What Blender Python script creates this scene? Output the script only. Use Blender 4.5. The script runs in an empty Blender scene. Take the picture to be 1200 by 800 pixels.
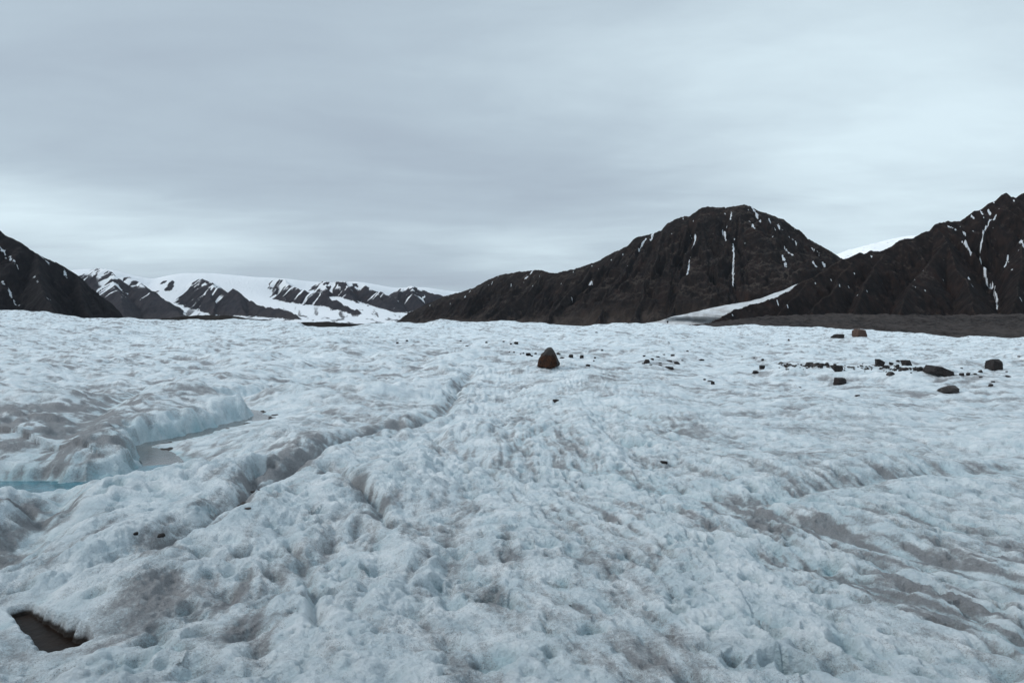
import bpy, bmesh, math, random
import numpy as np
from mathutils import Vector

# ------------------------------------------------------------------ camera, sky, sun, exposure
SC = bpy.context.scene
COL = SC.collection
F = 857.0            # focal length in photo pixels (1200 wide)
HY = 374.0           # horizon row in the photo
CH = 2.5             # eye height above the local ice
cd = bpy.data.cameras.new('camera'); cam = bpy.data.objects.new('camera', cd); COL.objects.link(cam)
cam.location = (0, 0, CH); cam.rotation_euler = (math.radians(90), 0, 0)
cd.sensor_width = 36; cd.lens = 36*F/1200; cd.shift_y = -(400-HY)/1200
cd.clip_start = 0.1; cd.clip_end = 80000
SC.camera = cam
SC.view_settings.view_transform = 'Standard'; SC.view_settings.look = 'None'
SC.view_settings.gamma = 1.0; SC.view_settings.use_curve_mapping = False
SC.view_settings.exposure = 0.11
SUN_EL, SUN_AZ = 40.0, -95.0       # azimuth from +Y (view direction), negative = left

def build_world():
    w = bpy.data.worlds.new('World'); SC.world = w; w.use_nodes = True
    nt = w.node_tree; nt.nodes.clear(); N = nt.nodes; L = nt.links
    out = N.new('ShaderNodeOutputWorld'); bg = N.new('ShaderNodeBackground'); bg2 = N.new('ShaderNodeBackground')
    sky = N.new('ShaderNodeTexSky'); sky.sky_type = 'NISHITA'; sky.sun_disc = False
    sky.sun_elevation = math.radians(SUN_EL); sky.sun_rotation = math.radians(SUN_AZ)
    L.new(sky.outputs[0], bg2.inputs[0]); bg2.inputs[1].default_value = 0.07
    tc = N.new('ShaderNodeTexCoord')
    sep = N.new('ShaderNodeSeparateXYZ'); L.new(tc.outputs['Generated'], sep.inputs[0])
    def M(op, a, b=None, c=None, clamp=False):
        m = N.new('ShaderNodeMath'); m.operation = op; m.use_clamp = clamp
        for i, v in enumerate((a, b, c)):
            if v is None: continue
            if isinstance(v, (int, float)): m.inputs[i].default_value = v
            else: L.new(v, m.inputs[i])
        return m.outputs[0]
    def ss(v, a, b, o0=0.0, o1=1.0):
        m = N.new('ShaderNodeMapRange'); m.interpolation_type = 'SMOOTHSTEP'
        m.inputs['From Min'].default_value = a; m.inputs['From Max'].default_value = b
        m.inputs['To Min'].default_value = o0; m.inputs['To Max'].default_value = o1
        L.new(v, m.inputs['Value']); return m.outputs[0]
    X, Y, Z = sep.outputs
    # cloud deck: the view direction carried up to a flat layer, so streaks tighten towards the horizon
    den = M('ADD', M('MAXIMUM', Z, 0.0), 0.09)
    comb = N.new('ShaderNodeCombineXYZ')
    L.new(M('DIVIDE', X, den), comb.inputs[0]); L.new(M('DIVIDE', Y, den), comb.inputs[1])
    def noise(scale, detail, rough, mscale, off, dist=0.0):
        mp = N.new('ShaderNodeMapping'); mp.inputs['Scale'].default_value = mscale; mp.inputs['Location'].default_value = off
        L.new(comb.outputs[0], mp.inputs[0])
        n = N.new('ShaderNodeTexNoise'); n.inputs['Scale'].default_value = scale; n.inputs['Detail'].default_value = detail
        n.inputs['Roughness'].default_value = rough; n.inputs['Distortion'].default_value = dist
        L.new(mp.outputs[0], n.inputs['Vector']); return n.outputs['Fac']
    big = noise(0.30, 5, .5, (1, 1.3, 1), (3.1, 7.7, 0), .6)
    streak = noise(0.8, 6, .55, (0.7, 1.3, 1), (1.1, 2.2, 0), .8)
    fine = noise(2.6, 6, .6, (0.7, 1.2, 1), (5.1, 2.2, 0), .6)
    v = M('ADD', M('MULTIPLY', M('SUBTRACT', big, 0.5), 1.15),
          M('ADD', M('MULTIPLY', M('SUBTRACT', streak, 0.5), 0.55), M('MULTIPLY', M('SUBTRACT', fine, 0.5), 0.22)))
    # bands of the deck by elevation: grey top, paler gap low at the left, murky strip on the skyline
    az = M('ARCTAN2', X, Y)
    elr = M('ARCSINE', Z)
    def blob(a0, e0, sa, se, amp):
        u = M('DIVIDE', M('SUBTRACT', az, a0), sa); q = M('DIVIDE', M('SUBTRACT', elr, e0), se)
        r = M('ADD', M('MULTIPLY', u, u), M('MULTIPLY', q, q))
        return M('MULTIPLY', M('EXPONENT', M('MULTIPLY', r, -1.0)), amp)
    d = math.radians
    tot = v
    for b in ((d(-33), d(6.2), d(22), d(3.4), .44), (d(-17), d(2.6), d(13), d(1.6), -.26), (d(-6), d(4.4), d(7), d(1.5), -.12),
              (d(2), d(4.5), d(7), d(2.2), .24), (d(28), d(8), d(18), d(8), .36), (d(20), d(19), d(16), d(5), .10), (d(-8), d(11), d(20), d(4.5), -.16),
              (d(-32), d(14), d(13), d(8), -.02), (d(-4), d(21), d(26), d(5), .03)):
        tot = M('ADD', tot, blob(*b))
    t = M('ADD', tot, 0.5, None, True)
    cr = N.new('ShaderNodeValToRGB'); L.new(t, cr.inputs[0])
    e = cr.color_ramp.elements
    e[0].position = 0.0; e[0].color = (0.33, 0.39, 0.475, 1)
    e[1].position = 1.0; e[1].color = (0.70, 0.84, 0.91, 1)
    m1 = e.new(.5); m1.color = (0.455, 0.55, 0.63, 1)
    zen = ss(Z, 0.42, 0.95, 1.0, 1.65)
    low = ss(Z, -0.3, 0.0, 0.35, 1.0)
    L.new(cr.outputs[0], bg.inputs[0]); L.new(M('MULTIPLY', zen, low), bg.inputs[1])
    mx = N.new('ShaderNodeMixShader'); mx.inputs[0].default_value = 0.94
    L.new(bg2.outputs[0], mx.inputs[1]); L.new(bg.outputs[0], mx.inputs[2]); L.new(mx.outputs[0], out.inputs[0])
build_world()

sd = bpy.data.lights.new('sun', 'SUN'); sun = bpy.data.objects.new('sun', sd); COL.objects.link(sun)
sd.energy = 1.5; sd.angle = math.radians(13); sd.color = (1.0, 0.97, 0.93)
a, el = math.radians(SUN_AZ), math.radians(SUN_EL)
sv = Vector((math.sin(a)*math.cos(el), math.cos(a)*math.cos(el), math.sin(el)))
sun.rotation_euler = sv.to_track_quat('Z', 'Y').to_euler()

# ------------------------------------------------------------------ numeric helpers
_PM = np.random.RandomState(7).permutation(1024).astype(np.int32); _PM2 = np.concatenate([_PM, _PM])
_R1 = np.random.RandomState(8).rand(1024); _R2 = np.random.RandomState(9).rand(1024); _R3 = np.random.RandomState(10).rand(1024)
def hsh(ix, iy, seed):
    return _PM2[_PM2[(ix+seed*131) & 1023]+(iy & 1023)]
_G = np.stack([np.cos(np.arange(1024)*2*np.pi/1024*37), np.sin(np.arange(1024)*2*np.pi/1024*37)], 1).astype(np.float32)
_GX = np.ascontiguousarray(_G[:, 0]); _GY = np.ascontiguousarray(_G[:, 1])
def perlin(x, y, seed=0):
    x = np.asarray(x, float); y = np.asarray(y, float)
    x, y = np.broadcast_arrays(x, y)
    fx0 = np.floor(x); fy0 = np.floor(y); fx = (x-fx0).astype(np.float32); fy = (y-fy0).astype(np.float32)
    ix = (fx0.astype(np.int32)+seed*131) & 1023; iy = fy0.astype(np.int32) & 1023
    u = fx*fx*fx*(fx*(fx*6-15)+10); v = fy*fy*fy*(fy*(fy*6-15)+10)
    p0 = _PM2[ix]; p1 = _PM2[(ix+1) & 1023]; iy1 = (iy+1) & 1023
    def g(k, dx, dy): return _GX[k]*dx + _GY[k]*dy
    fx1 = fx-1; fy1 = fy-1
    a = g(_PM2[p0+iy], fx, fy); b = g(_PM2[p1+iy], fx1, fy); a = a+(b-a)*u
    c = g(_PM2[p0+iy1], fx, fy1); d = g(_PM2[p1+iy1], fx1, fy1); c = c+(d-c)*u
    return (a+(c-a)*v)*np.float32(1.5)
def fbm(x, y, seed=0, oct=4, gain=.5, lac=2.03):
    s = 0; a = 1; t = 0
    for o in range(oct):
        s = s + a*perlin(x, y, seed+o*17); t += a; a *= gain; x = x*lac+3.7; y = y*lac-1.9
    return s/t
def ridged(x, y, seed=0, oct=4, gain=.5, lac=2.05):
    s = 0; a = 1; t = 0
    for o in range(oct):
        s = s + a*(1-np.abs(perlin(x, y, seed+o*17))*1.6); t += a; a *= gain; x = x*lac+1.3; y = y*lac+5.1
    return s/t
def worley(x, y, seed=0):
    """distance to the nearest cell point, and that cell's random number"""
    ix = np.floor(x).astype(np.int64); iy = np.floor(y).astype(np.int64)
    best = np.full(x.shape, 9.0); rid = np.zeros(x.shape)
    for dx in (-1, 0, 1):
        for dy in (-1, 0, 1):
            h = hsh(ix+dx, iy+dy, seed); px = ix+dx+_R1[h]; py = iy+dy+_R2[h]; r = _R3[h]
            dd = np.hypot(x-px, y-py); m = dd < best
            best = np.where(m, dd, best); rid = np.where(m, r, rid)
    return best, rid
def sst(x, a, b):
    t = np.clip((x-a)/(b-a), 0, 1); return t*t*(3-2*t)
def polydist(x, y, pts, vals=None):
    """distance to a polyline, arc length there, interpolated values, signed side"""
    best = np.full(x.shape, 1e18); arc = np.zeros(x.shape); side = np.zeros(x.shape)
    nv = 0 if vals is None else len(vals[0]); out = [np.zeros(x.shape) for _ in range(nv)]
    acc = 0.0
    for i in range(len(pts)-1):
        ax, ay = pts[i][:2]; bx, by = pts[i+1][:2]; ex, ey = bx-ax, by-ay; l = math.hypot(ex, ey)+1e-9
        t = np.clip(((x-ax)*ex+(y-ay)*ey)/(l*l), 0, 1)
        dd = (x-ax-ex*t)**2+(y-ay-ey*t)**2; m = dd < best
        best = np.where(m, dd, best); arc = np.where(m, acc+t*l, arc)
        side = np.where(m, np.sign(ex*(y-ay)-ey*(x-ax)), side)
        for k in range(nv): out[k] = np.where(m, vals[i][k]*(1-t)+vals[i+1][k]*t, out[k])
        acc += l
    return np.sqrt(best), arc, out, side
def smooth_line(pts, n=6):
    """Catmull-Rom through the points"""
    P = np.array(pts, float); P = np.vstack([2*P[0]-P[1], P, 2*P[-1]-P[-2]]); o = []
    for i in range(1, len(P)-2):
        for k in range(n):
            t = k/n
            o.append(.5*((2*P[i])+(-P[i-1]+P[i+1])*t+(2*P[i-1]-5*P[i]+4*P[i+1]-P[i+2])*t*t+(-P[i-1]+3*P[i]-3*P[i+1]+P[i+2])*t**3))
    o.append(P[-2]); return np.array(o)

def grid_mesh(name, X, Y, Z, attrs=None, mat=None, closed=False, smooth=True):
    nr, nc = X.shape
    co = np.stack([X, Y, Z], -1).reshape(-1, 3).astype(np.float32)
    i = np.arange(nr-1)[:, None]; j = np.arange(nc if closed else nc-1)[None, :]
    j2 = (j+1) % nc
    q = np.stack([i*nc+j, (i+1)*nc+j, (i+1)*nc+j2, i*nc+j2], -1).reshape(-1, 4).astype(np.int32)
    me = bpy.data.meshes.new(name)
    me.vertices.add(len(co)); me.vertices.foreach_set('co', co.ravel())
    me.loops.add(q.size); me.loops.foreach_set('vertex_index', q.ravel())
    me.polygons.add(len(q)); me.polygons.foreach_set('loop_start', np.arange(0, q.size, 4, dtype=np.int32))
    try: me.polygons.foreach_set('loop_total', np.full(len(q), 4, dtype=np.int32))
    except Exception: pass
    me.update(calc_edges=True)
    if smooth: me.polygons.foreach_set('use_smooth', np.ones(len(q), dtype=bool))
    for k, v in (attrs or {}).items():
        at = me.attributes.new(k, 'FLOAT', 'POINT'); at.data.foreach_set('value', v.ravel().astype(np.float32))
    if mat: me.materials.append(mat)
    o = bpy.data.objects.new(name, me); COL.objects.link(o); return o
def structure(o, label=None):
    o['kind'] = 'structure'
    if label: o['label'] = label
    return o

def W(px, py, depth):                      # a measured direction carried out to a real distance
    return ((px-600)/F*depth, depth, CH+(HY-py)/F*depth)
def P(px, py, z=0.0):                      # where a measured direction meets level z
    dep = (CH-z)*F/(py-HY); return ((px-600)/F*dep, dep)

# ------------------------------------------------------------------ material helpers
class NT:
    def __init__(s, name):
        s.m = bpy.data.materials.new(name); s.m.use_nodes = True; s.t = s.m.node_tree; s.t.nodes.clear()
        s.N = s.t.nodes; s.L = s.t.links
        s.out = s.N.new('ShaderNodeOutputMaterial'); s.b = s.N.new('ShaderNodeBsdfPrincipled'); s.L.new(s.b.outputs[0], s.out.inputs[0])
    def set(s, inp, v):
        if isinstance(v, (int, float)): inp.default_value = v
        elif isinstance(v, tuple): inp.default_value = v if len(v) != 3 or inp.type == 'VECTOR' else v+(1,)
        else: s.L.new(v, inp)
    def math(s, op, a, b=0.0, clamp=False):
        n = s.N.new('ShaderNodeMath'); n.operation = op; n.use_clamp = clamp; s.set(n.inputs[0], a); s.set(n.inputs[1], b); return n.outputs[0]
    def attr(s, n):
        a = s.N.new('ShaderNodeAttribute'); a.attribute_name = n; return a.outputs['Fac']
    def pos(s):
        return s.N.new('ShaderNodeNewGeometry').outputs['Position']
    def obj(s):
        return s.N.new('ShaderNodeTexCoord').outputs['Object']
    def noise(s, vec, scale, detail=4, rough=.55, mscale=None, dist=0.0):
        if mscale:
            mp = s.N.new('ShaderNodeMapping'); mp.inputs['Scale'].default_value = mscale; s.L.new(vec, mp.inputs[0]); vec = mp.outputs[0]
        n = s.N.new('ShaderNodeTexNoise'); s.L.new(vec, n.inputs['Vector'])
        n.inputs['Scale'].default_value = scale; n.inputs['Detail'].default_value = detail; n.inputs['Roughness'].default_value = rough
        n.inputs['Distortion'].default_value = dist
        return n.outputs['Fac']
    def voro(s, vec, scale, feat='F1'):
        n = s.N.new('ShaderNodeTexVoronoi'); n.feature = feat; s.L.new(vec, n.inputs['Vector']); n.inputs['Scale'].default_value = scale
        return n.outputs['Distance']
    def rng(s, v, a, b, c=0.0, d=1.0):
        m = s.N.new('ShaderNodeMapRange'); m.interpolation_type = 'SMOOTHSTEP'; s.set(m.inputs['Value'], v)
        for k, q in zip(('From Min', 'From Max', 'To Min', 'To Max'), (a, b, c, d)): m.inputs[k].default_value = q
        return m.outputs[0]
    def mix(s, f, a, b):
        m = s.N.new('ShaderNodeMix'); m.data_type = 'RGBA'; s.set(m.inputs[0], f); s.set(m.inputs[6], a); s.set(m.inputs[7], b); return m.outputs[2]
    def bump(s, h, strength, dist, normal=None):
        b = s.N.new('ShaderNodeBump'); b.inputs['Strength'].default_value = strength; b.inputs['Distance'].default_value = dist
        s.L.new(h, b.inputs['Height'])
        if normal is not None: s.L.new(normal, b.inputs['Normal'])
        return b.outputs[0]
    def done(s, color, rough=.8, normal=None, spec=.3):
        s.set(s.b.inputs['Base Color'], color); s.set(s.b.inputs['Roughness'], rough)
        s.b.inputs['Specular IOR Level'].default_value = spec
        if normal is not None: s.L.new(normal, s.b.inputs['Normal'])
        return s.m

def mat_ice():
    t = NT('glacier_ice'); p = t.pos()
    dirt = t.attr('dirt'); blue = t.attr('blue')
    g1 = t.noise(p, 26, 5, .7); g2 = t.noise(p, 95, 3, .7); g3 = t.noise(p, 2.2, 4, .6); g4 = t.noise(p, 7.0, 5, .65)
    clean = t.mix(t.rng(g3, .3, .7), (0.60, 0.69, 0.735), (0.85, 0.895, 0.915))
    clean = t.mix(t.rng(g4, .45, .75, 0, .35), clean, (0.36, 0.46, 0.51))
    clean = t.mix(blue, clean, (0.20, 0.42, 0.48))
    # fine dirty and glassy streaks following the grain of the surface
    fs = t.noise(p, 1.6, 8, .72, (.35, 1.3, 1.0), .5)
    clean = t.mix(t.rng(fs, .50, .70, 0, .55), clean, (0.30, 0.36, 0.40))
    # cryoconite: grains gather into a speckle whose density follows the amount of dirt
    grain = t.math('ADD', t.math('MULTIPLY', g1, .42), t.math('MULTIPLY', g2, .58))
    gg = t.math('SUBTRACT', grain, .5)
    d2 = t.math('ADD', dirt, t.math('MULTIPLY', gg, 3.4))
    d2 = t.math('ADD', d2, t.math('ADD', t.math('MULTIPLY', t.math('SUBTRACT', g4, .5), .9), t.math('MULTIPLY', t.math('SUBTRACT', fs, .5), 1.6)))
    mask = t.rng(d2, .08, 1.35)
    dcol = t.mix(t.rng(g2, .35, .65), (0.115, 0.106, 0.108), (0.27, 0.262, 0.268))
    col = t.mix(t.math('MULTIPLY', mask, .84), clean, dcol)
    col = t.mix(t.rng(t.attr('silt_shade'), .35, .6), col, (0.020, 0.013, 0.009))  # wet stream silt, and the painted dark of the melt hole's undercut
    hb = t.math('ADD', t.math('MULTIPLY', t.noise(p, 48, 6, .72), 1.1), t.math('MULTIPLY', t.voro(p, 22), .55))
    nb = t.bump(hb, 1.0, .042)
    nb = t.bump(t.noise(p, 130, 2, .6), .5, .006, nb)
    col = t.mix(t.math('MULTIPLY', t.rng(g2, .60, .68), t.rng(dirt, -.1, .5, .12, .75)), col, (0.06, 0.055, 0.055))
    rough = t.rng(dirt, 0, 1, .55, .75)
    t.done(col, rough, nb, .35)
    return t.m

def mat_rock(name, dark, light, talus, snow=(.60, .64, .68), scale=1.0, bump=10.0, edge=(.42, .58)):
    t = NT(name); p = t.pos()
    n1 = t.noise(p, .010*scale, 6, .65); n2 = t.noise(p, .05*scale, 6, .7, (1, 1, .35)); n3 = t.noise(p, .22*scale, 4, .7)
    base = t.mix(t.rng(n2, .35, .68), dark, light)
    base = t.mix(t.rng(n1, .52, .72, 0, .8), base, tuple(c*k for c, k in zip(light, (1.25, .98, .90))))
    fan = t.attr('talus')
    base = t.mix(t.math('MULTIPLY', fan, t.rng(n3, .2, .8, .6, 1.0)), base, talus)
    base = t.mix(t.rng(t.noise(p, .018*scale, 5, .7, (1, 1, .5)), .45, .62, 0, .5), base, dark)
    base = t.mix(t.math('MULTIPLY', t.rng(n3, .55, .78), .22), base, tuple(c*1.9 for c in light))
    base = t.mix(t.rng(t.math('ADD', t.attr('snow'), t.math('MULTIPLY', t.math('SUBTRACT', n3, .5), .7)), edge[0], edge[1]), base, snow)
    nb = t.bump(t.math('ADD', n2, t.math('MULTIPLY', n3, .35)), .8, bump)
    return t.done(base, .92, nb, .12)

def mat_gravel(name, c1, c2, scale=1.0, bump=.6):
    t = NT(name); p = t.pos()
    a = t.noise(p, .6*scale, 6, .75); b = t.noise(p, .05*scale, 4, .6)
    col = t.mix(t.rng(a, .35, .65), c1, c2); col = t.mix(t.rng(b, .4, .7, 0, .6), col, tuple(c*1.35 for c in c2))
    return t.done(col, .95, t.bump(a, .9, bump), .1)

def mat_stone(name, c1, c2, c3):
    t = NT(name); p = t.pos()
    a = t.noise(p, 7, 6, .7); b = t.noise(p, 2.2, 4, .6, None, .8); c = t.noise(p, 38, 4, .7)
    col = t.mix(t.rng(a, .35, .65), c1, c2); col = t.mix(t.rng(b, .48, .62), col, c3)
    col = t.mix(t.rng(c, .58, .75, 0, .6), col, tuple(min(1, k*2.0) for k in c2))
    nb = t.bump(t.math('ADD', a, t.math('MULTIPLY', c, .4)), .8, .05)
    return t.done(col, .85, nb, .25)

# ------------------------------------------------------------------ the glacier surface
CRx = [-2400, -600, -200, 0, 40, 75, 100, 150, 200, 260, 320, 352, 362, 385, 412, 440, 480, 500, 516, 540, 600, 640, 680, 720, 760, 820, 880, 960, 1020, 1070, 1120, 1160, 1200, 1500, 2400]
CRy = [372, 366, 365, 367, 368, 371, 373.5, 374, 376.5, 377, 378, 379, 384.5, 386, 384, 379.5, 380, 379, 375.5, 379.5, 380, 381, 384.5, 381.5, 380.5, 382, 381.5, 385, 387.5, 391, 394.5, 392.5, 394, 396, 390]
MARG = 170.0
stream_px = [(-160, 570, -.34), (-40, 573, -.34), (40, 573, -.34), (95, 574, -.34), (135, 567, -.33), (176, 560, -.33), (192, 547, -.32), (183, 534, -.32), (166, 525, -.31),
             (190, 518, -.31), (222, 512, -.30), (250, 504, -.29), (280, 495, -.28), (306, 490, -.27), (296, 483, -.25), (262, 476, -.24), (258, 469, -.22), (300, 462, -.22), (350, 452, -.2), (420, 440, -.15), (470, 425, -.1)]
STREAM = smooth_line([P(a, b, z)+(z,) for a, b, z in stream_px], 6)
def line_px(pts, z=-.15, n=5): return smooth_line([P(a, b, z) for a, b in pts], n)
RILLS = [  # polyline, half width (m), depth (m), dirt
    (line_px([(575, 434), (556, 447), (540, 462), (528, 475), (516, 490), (480, 502), (440, 512), (402, 530), (375, 547), (350, 560), (333, 570), (308, 590), (288, 607), (268, 625), (240, 645), (190, 672), (150, 684), (95, 700), (30, 700), (-80, 720)], -.22), .20, .26, 1.25),
    (line_px([(92, 586), (75, 602), (66, 620), (45, 640), (10, 665), (-60, 700)], -.2), .34, .22, 1.0),
    (line_px([(385, 560), (405, 575), (425, 592), (440, 607), (468, 638)], -.1), .10, .12, .9),
    (line_px([(345, 640), (362, 670), (378, 705), (388, 740), (384, 770)], -.08), .06, .07, .1),
    (line_px([(560, 565), (590, 548), (620, 520), (660, 500)], -.1), .12, .06, .35),
    (line_px([(290, 600), (292, 585), (300, 575), (322, 566)], -.25), .12, .18, .9),
    (line_px([(20, 560), (60, 530), (105, 500), (150, 470), (185, 452)], -.0), .5, .16, .95),
    (line_px([(780, 585), (900, 612), (1020, 640), (1120, 668), (1260, 700)], -.08), .22, .10, .8),
    (line_px([(860, 655), (960, 672), (1060, 705), (1180, 745), (1300, 790)], -.08), .20, .08, 1.0),
    (line_px([(620, 540), (720, 556), (830, 585), (980, 602), (1220, 632)], -.08), .22, .09, .45),
    (line_px([(700, 480), (770, 500), (830, 515), (845, 522)], -.1), .25, .12, .7),
    (line_px([(860, 600), (960, 578), (1080, 560), (1240, 548)], -.1), .3, .12, .5),
]
MOUNDS = [  # px, py, radius x, radius y, height, dirt on it
    (50, 480, 3.0, 3.2, .42, .75), (235, 560, 1.1, 1.3, .20, .0), (285, 470, 2.6, 3.2, .28, .1), (130, 640, .9, 1.0, .12, 0), (640, 441, 1.8, 2.0, .28, .0),
    (450, 560, .9, 1.6, .16, 0), (330, 520, 1.1, 2.0, .18, .2), (150, 430, 5, 7, .45, .0), (350, 415, 5, 8, .4, .1), (900, 545, 2.2, 1.6, .14, .3), (1090, 540, 2.4, 1.4, .16, .0),
    (1090, 443, 3.2, 2.5, .35, 0), (930, 440, 3.4, 3, .3, 0), (560, 640, .8, .7, .05, 0), (1010, 600, 1.0, .9, .06, .2), (780, 460, 5, 3, .22, .3), (515, 381, 3.5, 10, .5, 0), (30, 740, .7, .5, .12, 0), (350, 600, .8, .9, .12, 0)]
DIRTB = [  # px, py, rx, ry, amount
    (30, 525, 2.4, 2.0, 2.7), (100, 495, 1.6, 2.6, 2.0), (150, 480, 1.2, 2, .45), (285, 680, .33, .9, .85), (292, 750, .28, .6, .7), (245, 445, 2, 3, .4), (330, 450, 4, 3, .35), (440, 440, 4, 5, .3), (200, 475, 1.6, 2, .4),
    (410, 480, 2, 3.5, .5), (345, 535, .6, 1.5, .75), (430, 520, 1.5, 2, .45), (300, 540, .7, 1.2, .5), (575, 520, 1.5, 2.6, .45), (620, 500, 1.6, 2.2, .4), (740, 440, 5, 2, .45), (840, 455, 4, 1.5, .45), (1000, 470, 6, 2, .3),
    (860, 540, 1.6, 1, .4), (1110, 530, 2.4, 1.6, .3), (1090, 700, .9, .5, .85), (1000, 670, 1.0, .45, .6), (1160, 720, .5, .4, .7), (940, 620, 1.4, .6, .5), (1090, 640, 1.2, .6, .6), (690, 660, .6, .5, .35), (760, 780, .35, .2, .7), (640, 700, .5, .3, .4),
    (45, 640, .8, .5, .5), (30, 600, .8, .5, .35), (180, 700, .4, .3, .45), (700, 600, 1.2, 1, .3), (820, 600, 1.4, .9, .35), (60, 430, 6, 8, .5), (120, 390, 20, 25, .4), (30, 465, 3, 3, .5), (250, 410, 8, 12, .25), (520, 420, 5, 8, .28), (500, 620, .5, .35, .3), (425, 590, .45, .4, .6), (470, 635, .25, .3, .6), (600, 390, 10, 20, .2)]
PITS = [  # px, py, radius, depth
    (160, 790, .09, .09), (183, 745, .07, .06), (172, 752, .055, .05), (193, 752, .045, .04), (192, 768, .08, .05), (205, 774, .06, .05), (220, 777, .055, .05), (232, 752, .08, .08), (221, 716, .06, .05), (181, 735, .06, .03), (190, 780, .04, .03),
    (241, 766, .03, .03), (320, 677, .06, .04), (322, 693, .07, .03), (315, 663, .05, .03), (25, 692, .07, .10), (112, 707, .07, .06), (22, 606, .13, .12), (135, 588, .12, .07),
    (594, 643, .07, .09), (511, 686, .05, .07), (516, 703, .05, .05), (592, 716, .08, .09), (576, 707, .05, .06), (697, 745, .07, .05), (645, 777, .05, .06), (580, 785, .12, .04),
    (932, 786, .09, .14), (907, 778, .07, .10), (985, 757, .08, .09), (1004, 769, .06, .06), (1074, 765, .08, .08), (1030, 785, .06, .05), (877, 688, .07, .07), (977, 660, .08, .05), (946, 662, .05, .04), (910, 625, .07, .07), (872, 634, .07, .05),
    (793, 724, .06, .06), (833, 745, .05, .05), (765, 672, .05, .04), (1190, 680, .05, .05), (1150, 687, .05, .05), (858, 775, .04, .04), (990, 630, .06, .04), (1045, 710, .05, .03), (1043, 742, .05, .05), (1125, 770, .05, .04), (540, 700, .04, .04), (548, 706, .03, .03), (565, 635, .04, .04),
    (440, 650, .05, .05), (428, 676, .04, .03), (660, 688, .05, .02), (1098, 470, .2, .1), (740, 520, .2, .08), (725, 612, .05, .03), (745, 566, .07, .04), (810, 800, .08, .06), (1085, 790, .05, .04)]
HOLE = smooth_line([P(a, b+3, -.12) for a, b in ((25, 717), (40, 732), (58, 747), (76, 760))], 6)

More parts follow.
